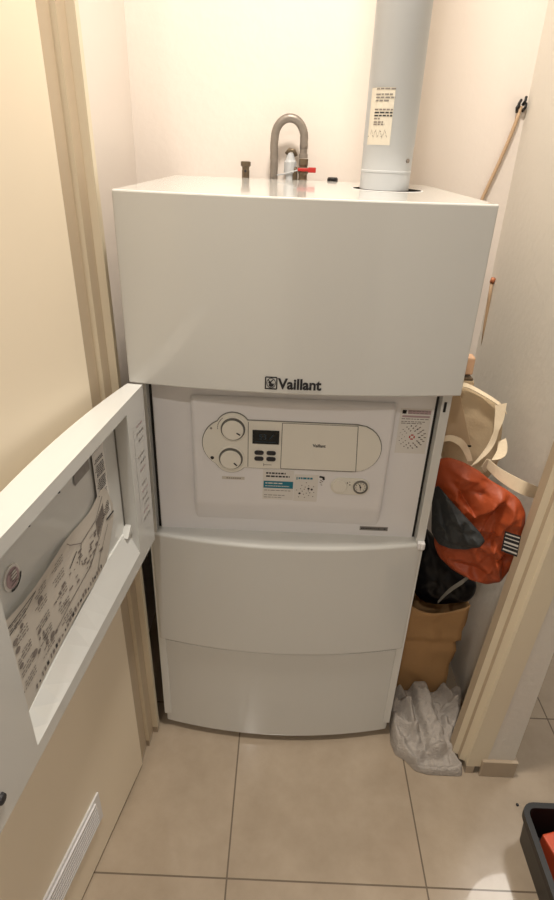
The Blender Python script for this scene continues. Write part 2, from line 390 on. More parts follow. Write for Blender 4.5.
# info sticker on the console
b = MB(); b.box(-.052, .0085, .0394, .0402, .699, .7665, LABEL); b.box(.0095, .056, .0393, .0402, .6975, .7585, LABEL); s = fy(.0391)
b.quad2(s, -.0505, .0075, .7255, .7415, TEAL)
def dashes(b, s, x0, x1, z, h, m, gap=.0016, wmin=.003, wmax=.009):
    x = x0
    while x < x1-.001:
        w = min(random.uniform(wmin, wmax), x1-x); b.quad2(s, x, x+w, z, z+h, m); x += w+gap
dashes(b, s, -.046, -.008, .7575, .0035, INK); dashes(b, s, -.046, .000, .7505, .0035, INK)
s2 = fy(.0389); dashes(b, s2, -.047, -.012, .7355, .0025, LABEL); dashes(b, s2, -.047, .000, .7295, .0018, LABEL, .001, .002, .004)
dashes(b, s, -.049, .003, .7195, .0014, INK2); dashes(b, s, -.049, -.006, .7085, .0014, INK2); dashes(b, s, -.049, -.015, .7035, .0012, INK2)
b.quad2(s, .0135, .0155, .747, .753, TEAL); dashes(b, s, .0175, .045, .7485, .0042, TEAL, .0012)
for k in range(22):
    a = k*2.399; r = .0045+.00085*k; q = (.034+r*math.cos(a), .7225+r*.9*math.sin(a))
    if .012 < q[0] < .054 and .700 < q[1] < .744: b.disc(fy(.0388-.00001*k), q[0], q[1], .0011+(.0012 if k in (3, 8, 12) else 0), INK if k in (3, 8, 12, 5) else INK2, 10)
b.build('info_sticker', co)
b = MB(); s = fy(.0396)   # printed tap symbol beside the gauge
b.stroke(s, [(.058, .7555), (.068, .7535)], .0042, INK); b.disc(s, .0665, .7505, .0026, INK); b.stroke(s, [(.060, .748), (.066, .744)], .0016, INK2); b.stroke(s, [(.059, .7435), (.063, .741)], .0016, INK2)
b.stroke(s, [(.0615, .738), (.0645, .736)], .0014, INK2); b.build('tap_symbol', co, recalc=False)
# gauge pod
b = MB(); pts = [(.119 + sx*.0195 + .0185*math.cos(a), .7375 + .0185*math.sin(a)) for sx, a in [(1, R(q)) for q in range(-90, 91, 15)] + [(-1, R(q)) for q in range(90, 271, 15)]]
b.prism(pts, 'y', .040, .0365, FASCIA)
b.lathe((.0985, .0365, .7375), [(.0148, 0), (.0142, .002), (.0, .0022)], (0, -1, 0), FASCIA, 28)
pod = b.build('gauge_pod', co, bevel=.0015)
b = MB(); b.lathe((.1390, .0365, .7380), [(.0145, 0), (.0145, .003), (.0118, .0035), (.0112, .002), (0, .0019)], (0, -1, 0), GREYLINE, 30, mfun=lambda i: (GREYLINE, GREYLINE, INK, LENS, LENS)[min(i, 4)])
s = fy(.0343); b.stroke(s, [(.139, .738), (.1365, .7445)], .0022, INK); b.stroke(s, [(.139, .738), (.1395, .731)], .0016, INK2)
for k in range(9):
    a = R(-40+32.5*k); b.stroke(s, [(.139+.0078*math.cos(a), .738+.0078*math.sin(a)), (.139+.0102*math.cos(a), .738+.0102*math.sin(a))], .0012, INK)
b.disc(fy(.0341), .139, .738, .0018, INK); b.build('pressure_gauge', co)
b = MB(); s = fy(.0361); b.stroke(s, [(.113, .748), (.1135, .744)], .0018, INK2); b.disc(s, .118, .742, .0013, INK); b.disc(s, .1175, .748, .001, INK2); b.build('gauge_marking', co, recalc=False)
# stickers on the recess back
b = MB(); b.box(.199, .257, .0534, .0542, .808, .9015, LABEL); s = fy(.0531)
b.disc(s, .2065, .8945, .0042, INK, 8); b.stroke(s, [(.203, .891), (.21, .898)], .002, INK); b.stroke(s, [(.203, .898), (.21, .891)], .002, INK)
b.quad2(s, .213, .2555, .8905, .8985, PINK); s3 = fy(.0529); dashes(b, s3, .214, .253, .8955, .0016, INK2); dashes(b, s3, .214, .251, .8915, .0014, INK2)
b.quad2(s, .2035, .2545, .8835, .8875, PINK)
for z, x1 in ((.8795, .2545), (.874, .247), (.8705, .243)): dashes(b, s, .203, x1, z, .0016, INK2)
cx, cz = .2275, .843
for q, r in enumerate((.0135, .0185, .0235)):
    n = 10+4*q
    for k in range(n):
        a = 2*math.pi*(k+.5*q)/n; x, z = cx+r*1.03*math.cos(a), cz+r*math.sin(a)
        b.stroke(s, [(x-.0012*math.cos(a)-.001, z-.0012*math.sin(a)), (x+.0014*math.cos(a)+.001, z+.0014*math.sin(a))], .0022, INK if (k*7+q) % 5 == 0 else INK2)
for a in range(4):
    dx, dz = ((1, 0), (0, 1), (-1, 0), (0, -1))[a]; b.stroke(s, [(cx+dx*.0042-dz*.0025, cz+dz*.0042+dx*.0025), (cx+dx*.0042+dz*.0025, cz+dz*.0042-dx*.0025)], .0026, RED)
b.build('warning_sticker', ip)
b = MB(); b.box(.151, .209, .0534, .0542, .6235, .633, SILVER); dashes(b, fy(.0531), .154, .206, .6265, .0038, INK, .001, .001, .003); b.build('serial_label', ip)

# flap door, hinged on the left side, swung open towards the room
FH = Vector((-.262, -.005, 0)); FD = Vector((-.1017, -.9948, 0)); FN = Vector((.9948, -.1017, 0))
def flap(p): q = FH + FD*p[0] + FN*p[1]; return Vector((q.x, q.y, p[2]))
b = MB(flap); U, V0, V1, D = .562, .622, .950, .024
n = 20
plan = [(0, -D), (U, -D)] + [(U*(1-i/n), -D - .003 - .022*4*(i/n)*(1-i/n)) for i in range(n+1)]
b.prism(plan, 'z', V0, V1, WHITE)
b.box(0, .081, -D, 0, V0, V1, WHITE); b.box(.463, U, -D, 0, V0, V1, WHITE); b.box(.081, .463, -D, 0, .929, V1, WHITE)
def rim_section(u, vf, vb): return [b.v((u, -D, V0)), b.v((u, 0, V0)), b.v((u, 0, vf)), b.v((u, -.021, vb)), b.v((u, -D, vb))]
secs = [rim_section(.081+.382*k/12, .650-.005*k/12, .700 - .034*max(0, k/12-.35)/.65) for k in range(13)]
for p_, q_ in zip(secs, secs[1:]):
    for k in range(5): b.face([p_[k], p_[(k+1) % 5], q_[(k+1) % 5], q_[k]], WHITE)
b.box(.0808, .0832, -D, -.0222, .708, .929, GREYLINE)
b.prism([(.081, .695), (.100, .695), (.081, .712)], 'y', -D, -.012, WHITE)
fl = b.build('flap_door', bo)
def sheet_w(u, v):
    top = .833
    lift = max(0, (v-.79)/.045); return -.0228 + .0035*math.sin(u*26+v*20)*.5 + .0017 + .007*lift*lift*(.5+.5*math.sin(u*19+1))
def sheet(u, v, e=0): return (u, sheet_w(u, v)+e, v)
def vtop(u):
    pts = [(.125, .785), (.150, .832), (.166, .838), (.195, .826), (.215, .822), (.255, .826), (.297, .832), (.357, .833), (.406, .830), (.462, .832)]
    for (a, va), (c, vc) in zip(pts, pts[1:]):
        if u <= c: return va + (vc-va)*(u-a)/(c-a)
    return pts[-1][1]
def vbot(u): return .7005 + (.17-u)*1.25 if u < .17 else (.7005 if u < .27 else .7005 - (u-.27)*.19)
b = MB(flap)
b.grid(lambda a, c: sheet(.125+.337*a, vbot(.125+.337*a) + (vtop(.125+.337*a)-vbot(.125+.337*a))*c), 48, 14, PAPER)
def pr(u, v): return flap_id(u, v)
pf = lambda u, v: sheet(u, v, .0007)
rnd = random.Random(7)
for row in range(5):      # paragraphs of print along the sheet
    for blk in range(3):
        u0 = .30+blk*.052; v = .815-row*.0235-(0 if row < 2 else .004)
        for ln in range(3):
            x = u0
            while x < u0+.036*rnd.uniform(.5, 1):
                w = rnd.uniform(.003, .009); b.quad2(pf, x, x+w, v-ln*.005, v-ln*.005+.0016, INK2); x += w+.002
for k in range(16):       # small component drawings
    u, v = rnd.uniform(.34, .45), rnd.uniform(.715, .80); r = rnd.uniform(.002, .0052)
    b.disc(pf, u, v, r*1.3, INK2, 10, r)
b.stroke(pf, [(.165, .825), (.195, .800), (.245, .793), (.26, .765)], .0018, INK2); b.stroke(pf, [(.245, .793), (.275, .812), (.285, .822)], .0014, INK2); b.stroke(pf, [(.26, .79), (.285, .778)], .0018, INK)
b.stroke(pf, [(.15, .80), (.19, .765), (.23, .74), (.30, .7285), (.36, .715)], .0016, INK2); b.stroke(pf, [(.155, .765), (.20, .728), (.21, .715)], .0016, INK2)
b.stroke(pf, [(.38, .822), (.44, .818), (.455, .808), (.452, .804), (.40, .813), (.38, .822)], .0014, INK)
for k in range(26):       # the band of small print along the bottom edge
    u = .195+k*.0085; b.quad2(pf, u, u+.006*rnd.uniform(.5, 1), vbot(u)+.007, vbot(u)+.007+rnd.uniform(.003, .009), INK2 if k % 3 else INK)
for k in range(40):
    u, v = rnd.uniform(.18, .33), rnd.uniform(.735, .785); b.quad2(pf, u, u+rnd.uniform(.003, .012), v, v+rnd.uniform(.001, .004), INK2)
for k in range(8): b.quad2(pf, .165+k*.004, .1675+k*.004, .788-.003*k, .812-.002*k, INK2)
o = b.build('instruction_sheet', fl, smooth=True, recalc=False); o['label'] = 'grey paper sheet of printed diagrams'
b = MB(flap); rs = lambda u, v: (u, -.0205, v)
b.lathe((.408, -.0238, .866), [(.0165, 0), (.0165, .002), (.0, .0021)], (0, 1, 0), LABEL, 24)
b.disc(lambda u, v: (u, -.0212, v), .408, .866, .013, PINK, 20); b.disc(lambda u, v: (u, -.0209, v), .405, .868, .006, LABEL, 14)
for k in range(14):
    a = R(190+k*8); b.stroke(rs, [(.408+.0155*math.cos(a), .866+.0155*math.sin(a)), (.408+.0155*math.cos(a+.15), .866+.0155*math.sin(a+.15))], .0028, INK)
for k in range(5): b.quad2(rs, .400, .414-.002*(k % 2), .858+k*.004, .8595+k*.004, INK2)
b.build('round_sticker', fl, recalc=False)
b = MB(flap); bs = lambda u, v: (u, -.0194, v)
b.quad2(lambda u, v: (u, -.0200, v), .136, .178, .772, .905, LABEL)
for k in range(30):
    v = .785+k*.0036
    if k % 7 != 6: dashes(b, bs, .142+.001*(k % 3), .174-.002*(k % 4), v, .0018, INK, .0015, .002, .005)
b.stroke(bs, [(.128, .773), (.158, .775)], .0035, INK)
b.build('barcode_label', fl, recalc=False)
b = MB(flap); bs = lambda u, v: (u, -.0216, v)
b.quad2(lambda u, v: (u, -.0224, v), .185, .235, .885, .905, SILVER); b.build('name_plate', fl, recalc=False)
b = MB(flap); ts = lambda u, v: (u, .0008, v)
b.quad2(lambda u, v: (u, .0004, v), .010, .060, .70, .90, WHITE)
for k in range(14):
    v = .70+k*.0145
    if k in (6, 10): continue
    dashes(b, ts, .016+.003*(k % 2), .050-.004*(k % 3), v, .0035, (SILVER, PINK, SILVER)[k % 3], .003, .003, .010)
b.build('rating_label', fl, recalc=False)
for u, v in ((.311, .926), (.385, .927), (.215, .928)):
    b = MB(flap); b.lathe((u, -.004, v+.0008), [(.0022, 0), (.0022, .003), (0, .0034)], (0, 0, -1), INK, 10); b.build('screw', fl)
b = MB(flap); b.lathe((.541, 0, .664), [(.007, 0), (.006, .004), (0, .005)], (0, 1, 0), INK, 14); b.build('latch_knob', fl)

# ------------------------------------------------------------------ flue and pipework on top
fp = thing('flue_pipe', 'white round flue pipe rising through the boiler top', 'flue pipe', (FX, FY, 1.2565))
b = MB(); b.lathe((FX, FY, 1.2565), [(FR, 0), (FR, .028), (FR+.0006, .0285), (FR+.0006, .0315), (FR, .032), (FR, .070), (FR+.0006, .071), (FR+.0006, 1.24)], (0, 0, 1), FLUE, 48)
smooth_by_angle(b.build('pipe_body', fp))
def cyl(a, z, e=.0016):   # a = angle measured from facing the room, positive to the right
    return (FX + (FR+e)*math.sin(a), FY - (FR+e)*math.cos(a), z)
b = MB(); b.grid(lambda u, v: cyl(-1.12+1.0*u, 1.328+.085*v, .0010), 10, 2, LBCREAM)
cl = lambda a, z: cyl(a, z, .0015)
def cdash(a0, a1, z, h, m):
    a = a0
    while a < a1-.01:
        w = min(random.uniform(.08, .2), a1-a); b.quad2(cl, a, a+w, z, z+h, m); a += w+.03
for z, a1, m_ in ((1.410, -.08, INK2), (1.402, -.2, SILVER), (1.3975, -.1, SILVER), (1.393, -.3, SILVER), (1.380, -.14, INK2), (1.3755, -.14, INK), (1.371, -.14, INK), (1.3665, -.6, INK2), (1.3615, -.45, INK2), (1.358, -.4, INK2)):
    cdash(-.85, a1, z, .0022, m_)
for k in range(14): b.stroke(cl, [(-.95+.05*k, 1.344+.006*math.sin(k*1.7)), (-.9+.05*k, 1.346+.006*math.sin(k*1.7+1.7))], .0014, INK2)
b.stroke(cl, [(-1.1, 1.341), (-.45, 1.341), (-.45, 1.329)], .0014, SILVER)
b.build('printed_label', fp, recalc=False, smooth=True)['label'] = 'cream printed label'
b = MB(); q = Vector(cyl(.75, 1.305, .0)); b.lathe(q, [(.0035, 0), (.0035, .003), (0, .004)], (math.sin(.75), -math.cos(.75), 0), STEEL, 10); b.build('screw', fp)

ht = at(274, 178, .555); hz = 1.235
ho = thing('braided_hose', 'bent braided metal hose arching above the boiler top', 'hose', (-.062, .556, hz))
xa, xb, zt, ra = -.0625, .0045, 1.3715, .0335
path = [(xa, .556, hz+.012), (xa, .556, 1.29), (xa-.001, .556, 1.325)]
for k in range(13):
    a = math.pi - math.pi*k/12*.93; path.append(((xa+xb)/2 + ra*math.cos(a), .556, 1.338 + .040*math.sin(a)))
path += [(xb, .556, 1.318)]
fine = []
for p, q in zip(path, path[1:]):
    for t in (0, .25, .5, .75): fine.append(Vector(p).lerp(Vector(q), t))
fine.append(Vector(path[-1]))
b = MB(); b.tube(fine, [.0090 + .0005*((i//1) % 2) for i in range(len(fine))], STEEL, 14); b.build('hose_body', ho, smooth=True)
b = MB(); b.lathe((xa, .556, hz), [(.009, 0), (.009, .024), (.008, .026)], (0, 0, 1), BRASS, 16)
b.build('ferrule', ho)
b = MB(); b.lathe((xb, .556, 1.299), [(.010, 0), (.010, .008), (.0085, .009), (.0085, .022)], (0, 0, 1), STEEL, 16); b.build('ferrule', ho)
va = thing('shutoff_valve', 'brass valve with a small red lever under the hose', 'valve', (xb+.001, .556, hz))
b = MB(); b.lathe((xb+.001, .556, hz), [(.013, 0), (.013, .018), (.010, .020), (.010, .030), (.0125, .034), (.0125, .044), (.009, .046), (.011, .050), (.011, .063)], (0, 0, 1), BRASS, 6); b.build('valve_body', va, bevel=.001)
b = MB(); b.box(xb-.012, xb+.026, .541, .546, 1.272, 1.279, RED); b.box(xb+.012, xb+.03, .539, .547, 1.270, 1.281, RED); b.build('lever', va, bevel=.0015)['label'] = 'red lever'
wv = thing('air_vent_valve', 'small white and brass vent valve behind the braided hose', 'valve', (-.025, .572, hz))
b = MB(); b.lathe((-.025, .572, hz), [(.010, 0), (.010, .03), (.0145, .033), (.0145, .055), (.011, .06), (.008, .074)], (0, 0, 1), FLUE, 14); b.build('valve_body', wv)
b = MB(); b.tube([(-.035, .57, 1.306), (-.028, .568, 1.315), (-.018, .568, 1.314), (-.012, .57, 1.303)], .0045, BRASS, 8); b.build('outlet', wv, smooth=True)
b = MB(); b.lathe((-.013, .566, hz), [(.006, 0), (.006, .04), (.004, .045)], (0, 0, 1), BRASS, 10); b.build('side_fitting', wv)
b = MB(); b.org = (-.05, .545, 1.25); b.tube([(-.055, .548, 1.262), (-.03, .546, 1.267), (-.008, .544, 1.274), (xb, .545, 1.277)], .0014, FLUE, 8)
tag(b.build('capillary_wire', smooth=True), 'thin white wire strung between hose and red valve lever', 'wire')
bs_ = thing('drain_fitting', 'short brass pipe stub standing alone behind the boiler top', 'pipe fitting', (-.128, .556, hz))
b = MB(); b.lathe((-.128, .556, hz), [(.0088, 0), (.0088, .034), (.0080, .036), (.0085, .041), (.0115, .044), (.0115, .052), (.009, .053), (.006, .050)], (0, 0, 1), BRASS, 18); b.build('fitting_body', bs_)
b = MB(); b.lathe((-.128, .548, 1.268), [(.003, 0), (.003, .002)], (0, -1, 0), INK, 10); b.build('port', bs_)
b = MB(); b.org = (.075, .553, hz); b.lathe((.075, .553, hz), [(.0125, 0), (.0125, .024), (.010, .027)], (0, 0, 1), BLACK, 18)
tag(b.build('pipe_cap'), 'small black plastic cap between the valve and flue pipe', 'cap')

# cable in the back corner
cb = thing('wall_cable', 'beige cable running diagonally across the back wall corner', 'cable', tuple(at(520, 108, .592)))
pts = [at(px, py, .592) for px, py in ((521, 106), (516, 122), (508, 142), (498, 165), (490, 182), (483, 197), (476, 214), (466, 245), (460, 290))]
b = MB(); b.tube(pts, .0042, CABLE, 8); b.build('cable_sheath', cb, smooth=True)
b = MB()
p0 = at(521, 107, .588)
for dx, dz in ((-.004, .004), (.004, .010), (.006, -.002), (-.006, -.004)):
    b.tube([p0 + Vector((dx, .004, dz-.006)), p0 + Vector((dx*1.6, -.002, dz+.002)), p0 + Vector((dx*1.2+.003, .002, dz+.010))], .0032, BLACK, 8)
b.build('frayed_tape', cb, smooth=True)['label'] = 'black tape at the wall hole'
b = MB(); q = [at(492, 281, .572), at(489, 300, .572), at(485, 325, .572), at(482, 350, .572)]; b.org = tuple(q[0])
b.tube(q, .0045, CABLE, 8); b.tube([q[0] + Vector((0, 0, -.004)), q[0] + Vector((.002, -.002, .008))], .0062, COPPER, 8)
tag(b.build('copper_pipe_end', smooth=True), 'orange tipped thin pipe beside boiler cover against white wall', 'pipe')

# ------------------------------------------------------------------ soft things in the gap
def fold(p, seed, sc_, ridge=True):
    q = Vector((p[0]*sc_[0]+seed, p[1]*sc_[1]+seed*.7, p[2]*sc_[2]))
    n1 = noise.noise(q); n2 = noise.noise(q*2.1+Vector((3, 1, 7)))
    return ((1-abs(n1)*2.2) + .45*(1-abs(n2)*2.2)) if ridge else (n1+.5*n2)
def resample(pts, n):
    L = [0]; P = list(pts)+[pts[0]]
    for a, c in zip(P, P[1:]): L.append(L[-1]+(Vector(c)-Vector(a)).length)
    out = []; j = 0
    for k in range(n):
        t = L[-1]*k/n
        while L[j+1] < t: j += 1
        f = (t-L[j])/(L[j+1]-L[j] or 1); out.append(Vector(P[j]).lerp(Vector(P[j+1]), f))
    for _ in range(1):
        out = [(out[i-1]+out[i]*2+out[(i+1) % n])/4 for i in range(n)]
    return out
def pillow(px, yfun, front, back, amp, seed, scl, m, nr=16, na=72, ridge=True, xmin=None, creases=()):
    """soft closed volume whose silhouette follows the photo outline at its real depth"""
    out = resample([at(x, y, yfun(x, y)) for x, y in px], na)
    c = sum(out, Vector())/na; b = MB()
    def P(i, r, side):
        q = c.lerp(out[i], r); h = math.sqrt(max(0, 1-r**2.4))
        e = fold(q, seed, scl, ridge)*amp*min(1, (1-r)*5)
        if side:
            for (ax, az), (bx, bz), ch, cw in creases:
                L2 = (bx-ax)**2+(bz-az)**2; t = max(0, min(1, ((q.x-ax)*(bx-ax)+(q.z-az)*(bz-az))/L2))
                d = math.hypot(q.x-ax-t*(bx-ax), q.z-az-t*(bz-az)); e += ch*math.exp(-d/cw)*min(1, (1-r)*7)*(.35+.65*math.sin(math.pi*min(1, max(0, .1+t*.8))))
        y = q.y - (front*h + e if side else -back*h)
        x = q.x
        if xmin is not None and y > .03: x = max(x, xmin)
        return (x, y, q.z)
    rim = [b.v(P(i, 1, 1)) for i in range(na)]
    for side in (1, 0):
        prev = rim
        for k in range(nr-1, 0, -1):
            ring = [b.v(P(i, k/nr, side)) for i in range(na)]
            for i in range(na): b.face([prev[i], prev[(i+1) % na], ring[(i+1) % na], ring[i]], m)
            prev = ring
        cc = b.v(P(0, 0, side))
        for i in range(na): b.face([prev[i], prev[(i+1) % na], cc], m)
    b.org = (c.x, c.y, min(p.z for p in out))
    return b

def px_crease(l, yf):
    return [((at(x0, y0, yf(x0, y0)).x, at(x0, y0, yf(x0, y0)).z), (at(x1, y1, yf(x1, y1)).x, at(x1, y1, yf(x1, y1)).z), h, w) for x0, y0, x1, y1, h, w in l]
# orange bag
yo = lambda x, y: .10 - .085*max(0, min(1, (x-436)/90))
OP = [(433, 470), (438, 459), (448, 457), (464, 462), (480, 471), (492, 481), (508, 490), (520, 499), (526, 512), (525, 530), (519, 548), (511, 568), (500, 582), (485, 584), (468, 579), (450, 568), (438, 556), (434, 545), (434, 520), (433, 495)]
b = pillow(OP, yo, .022, .034, .008, 3.1, (20, 10, 17), ORANGE, nr=40, na=150, xmin=.290, creases=px_crease([
    (446, 463, 478, 478, .016, .010), (478, 478, 506, 484, -.014, .008), (505, 488, 470, 508, .018, .010), (470, 508, 462, 500, .012, .006), (452, 478, 470, 506, -.016, .008),
    (508, 494, 480, 520, -.014, .007), (514, 500, 490, 530, .012, .007), (487, 540, 497, 575, .020, .008), (492, 536, 476, 552, .012, .006), (502, 545, 500, 578, -.014, .007),
    (440, 556, 486, 580, .014, .007), (450, 556, 484, 566, -.014, .007), (458, 470, 452, 492, .012, .006), (484, 490, 470, 486, -.012, .006), (519, 512, 500, 548, .010, .008), (512, 556, 492, 552, -.010, .006),
    (488, 556, 478, 574, .010, .005), (496, 500, 484, 548, -.010, .006)], yo))
org = b.org; ob = thing('orange_bag', 'crumpled orange fabric bag stuffed between boiler and right wall', 'bag', org)
b.build('bag_body', ob, smooth=True, subsurf=1)
def ribbon(b, pts, w, m, wv=(0, 0, 1), n=6, th=.0016):
    """strap: smooth path of given width (per point or single), thickened"""
    P = [Vector(p) for p in pts]; S = []
    for i in range(len(P)-1):
        p0, p1, p2, p3 = P[max(i-1, 0)], P[i], P[i+1], P[min(i+2, len(P)-1)]
        for k in range(n):
            t = k/n; S.append((.5*((2*p1)+(p2-p0)*t+(2*p0-5*p1+4*p2-p3)*t*t+(3*p1-p0-3*p2+p3)*t**3), i+t))
    S.append((P[-1], len(P)-1))
    W = [Vector(x) for x in wv] if isinstance(wv[0], (tuple, list, Vector)) else [Vector(wv)]*len(P)
    rows = []
    for j, (p, s_) in enumerate(S):
        i = min(int(s_), len(P)-2); f = s_-i
        ww = (w[i]*(1-f)+w[i+1]*f) if isinstance(w, (list, tuple)) else w
        d = W[i].lerp(W[i+1], f).normalized()
        t = (S[min(j+1, len(S)-1)][0]-S[max(j-1, 0)][0]).normalized(); nn = t.cross(d).normalized()*th/2
        rows.append([b.v(p-d*ww/2+nn), b.v(p+d*ww/2+nn), b.v(p+d*ww/2-nn), b.v(p-d*ww/2-nn)])
    for a, c in zip(rows, rows[1:]):
        for k in range(4): b.face([a[k], a[(k+1) % 4], c[(k+1) % 4], c[k]], m)
    b.face(rows[0], m); b.face(list(reversed(rows[-1])), m)
# sewn-in care tag
tg = [(505, 531), (521, 536), (517, 557), (501, 551)]
b = MB(); T = [at(x, y, -.034) for x, y in tg]
fT = lambda u, v: T[0].lerp(T[1], u).lerp(T[3].lerp(T[2], u), v)
fT2 = lambda u, v: fT(u, v) + Vector((0, -.0012, 0))
b.grid(lambda u, v: fT(u, v), 2, 2, INK)
for k in range(5): b.quad2(fT2, .06, .94, .07+k*.185, .07+k*.185+(.06, .05, .09, .05, .08)[k], LABEL)
b.build('woven_tag', ob, recalc=False)['label'] = 'black and white woven tag'
# charcoal garment spilling from the bag
JP = [(432, 489), (438, 485), (444, 492), (456, 506), (468, 519), (480, 532), (486, 541), (480, 547), (466, 550), (450, 549), (438, 544), (431, 532)]
b = pillow(JP, lambda x, y: yo(x, y)-.040*min(1, max(0, (x-431)/12)), .012, .010, .005, 8.2, (26, 9, 24), JACKET, nr=26, na=100, xmin=.288, creases=px_crease([
    (436, 492, 446, 540, -.012, .006), (446, 496, 462, 530, .012, .007), (458, 510, 452, 545, -.010, .006), (466, 522, 480, 540, .010, .006), (434, 512, 444, 524, .010, .005), (462, 530, 468, 546, -.010, .005)], yo))
tag(b.build('charcoal_garment', smooth=True, subsurf=1), 'charcoal grey garment hanging out of the orange bag', 'clothing')
# black plastic bag
BP = [(424, 526), (434, 536), (448, 560), (466, 574), (478, 582), (476, 592), (468, 599), (452, 602), (432, 602), (418, 598), (410, 586), (412, 550)]
b = pillow(BP, lambda x, y: .205-.05*max(0, (x-430)/50), .03, .05, .010, 5.5, (19, 9, 15), PLASTIC, nr=16, na=72, xmin=.291)
pbag = b; pb = thing('black_plastic_bag', 'glossy black plastic bag sitting in brown paper bag mouth', 'bag', b.org); b.build('bag_film', pb, smooth=True, subsurf=1)
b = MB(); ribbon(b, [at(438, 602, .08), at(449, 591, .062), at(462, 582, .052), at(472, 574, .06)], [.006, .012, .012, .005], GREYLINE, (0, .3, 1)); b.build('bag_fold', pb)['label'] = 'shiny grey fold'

# brown paper bag (open box of creased paper)
def paper_bag():
    b = MB(); x0, x1, y0, y1 = .294, .448, .150, .275
    n = 14
    def loop(z, t):
        tp = .012*t; sag = .0
        pts = []
        xl, xr, yf, yb = x0, x1+tp*.9, y0-tp*.3, y1
        for k in range(n): pts.append((xl+(xr-xl)*k/n, yf))
        for k in range(n): pts.append((xr, yf+(yb-yf)*k/n))
        for k in range(n): pts.append((xr+(xl-xr)*k/n, yb))
        for k in range(n): pts.append((xl, yb+(yf-yb)*k/n))
        res = []
        for i, (x, y) in enumerate(pts):
            cre = fold((x, y, z), 2.2, (14, 14, 9))*.0055
            crease = -.010*math.exp(-((z-.215)/.012)**2) + .006*math.exp(-((z-.232)/.016)**2)
            cx, cy = (x0+x1)/2, (y0+y1)/2; d = Vector((x-cx, y-cy)).normalized()
            k = cre-.004+crease
            # the mouth dips in the middle of the front
            dip = .030*t**6*math.sin(math.pi*max(0, min(1, (x-x0)/(xr-x0))))*(1 if y < yf+.03 else .3)
            res.append((max(.291, x+d.x*k), y+d.y*k, z-dip))
        return res
    N = 26; rows = [[b.v(p) for p in loop(.012+.335*j/N, j/N)] for j in range(N+1)]
    M_ = len(rows[0])
    for a, c in zip(rows, rows[1:]):
        for i in range(M_): b.face([a[i], a[(i+1) % M_], c[(i+1) % M_], c[i]], KRAFT)
    b.face(rows[0], KRAFT)
    return b
b = paper_bag(); b.org = (.370, .21, .012)
tag(b.build('paper_bag', smooth=True, solid=.002), 'creased brown paper bag behind the grey towel', 'bag')

# towel heap on the floor
def on_floor(cx, cy, z):   # crop measurement -> point at height z
    px, py = cx/3.078+374, cy/3.078+580
    d = CR*((px-277)/FPX) + CU*((450-py)/FPX) + CF; t = (z-CP[2])/d.z
    return Vector(CP) + d*t
def towel():
    b = MB()
    out = [(.293, .05), (.289, .012), (.296, -.018), (.318, -.032), (.338, -.058), (.368, -.066), (.405, -.066), (.446, -.066), (.452, -.060), (.440, -.028), (.432, -.004), (.440, .012), (.462, .05), (.486, .10), (.486, .136), (.44, .140), (.38, .140), (.31, .140), (.293, .10)]
    NA, NR = 170, 60
    o2 = resample([Vector((x, y, 0)) for x, y in out], NA); c = Vector((.372, .035, 0))
    rid = []
    for pts, h, w, flat in (
        ([(135, 345), (160, 415), (185, 480), (190, 515)], .034, .021, 1),
        ([(75, 350), (105, 420), (135, 500)], .026, .010, 0), ([(50, 410), (80, 450), (115, 470)], .024, .009, 0), ([(48, 440), (80, 500), (125, 555)], .026, .010, 0),
        ([(62, 385), (105, 395)], .022, .009, 0), ([(140, 535), (185, 528), (235, 515)], .022, .008, 0), ([(125, 560), (145, 535)], .020, .007, 0), ([(150, 575), (210, 578), (268, 570)], .022, .010, 0),
        ([(205, 345), (240, 385), (250, 430)], .030, .010, 0), ([(225, 330), (262, 365)], .028, .010, 0), ([(215, 400), (250, 395)], .02, .007, 0), ([(235, 470), (252, 520), (268, 560)], .022, .010, 0), ([(90, 500), (130, 470)], .018, .007, 0), ([(215, 440), (225, 500)], .020, .008, 0)):
        rid.append(([on_floor(x, y, .05 if y < 420 else .03) for x, y in pts], h, w, flat))
    def height(x, y):
        back = max(0, min(1, (y+.05)/.16)); z = .012+.040*back
        for pts, h, w, flat in rid:
            best = 9
            for p, q in zip(pts, pts[1:]):
                vx, vy = q.x-p.x, q.y-p.y; t = max(0, min(1, ((x-p.x)*vx+(y-p.y)*vy)/(vx*vx+vy*vy))); best = min(best, math.hypot(x-p.x-t*vx, y-p.y-t*vy))
            z += h*(1/(1+math.exp((best-w)/(w*.13))) if flat else math.exp(-(best/w)**2))*(.6+.6*back)
        n1 = noise.noise(Vector((x*45, y*30, 2.2))); n2 = noise.noise(Vector((x*95, y*80, 5.2)))
        return z + .010*(abs(n1)-.3) + .005*n2
    def P(i, r):
        q = c.lerp(o2[i], r); e = min(1, (1-r)/.10); e = math.sqrt(max(0, e*(2-e)))
        n = noise.noise(Vector((q.x*50, q.y*50, 9)))
        return (q.x, q.y, .002 + max(.004, height(q.x, q.y))*max(e, .03))
    rows = [[b.v(P(i, k/NR)) for i in range(NA)] for k in range(1, NR+1)]
    cc = b.v(P(0, 0)); r0 = rows[0]
    for i in range(NA): b.face([cc, r0[i], r0[(i+1) % NA]], TOWEL)
    for a, d in zip(rows, rows[1:]):
        for i in range(NA): b.face([a[i], a[(i+1) % NA], d[(i+1) % NA], d[i]], TOWEL)
    bot = [b.v((v.co.x, v.co.y, .0008)) for v in rows[-1]]
    for i in range(NA): b.face([rows[-1][i], rows[-1][(i+1) % NA], bot[(i+1) % NA], bot[i]], TOWEL)
    b.face(bot, TOWEL); b.org = (.372, .035, 0)
    return b
tag(towel().build('grey_towel', smooth=True), 'pale grey towel heaped on the floor beside the boiler', 'towel')

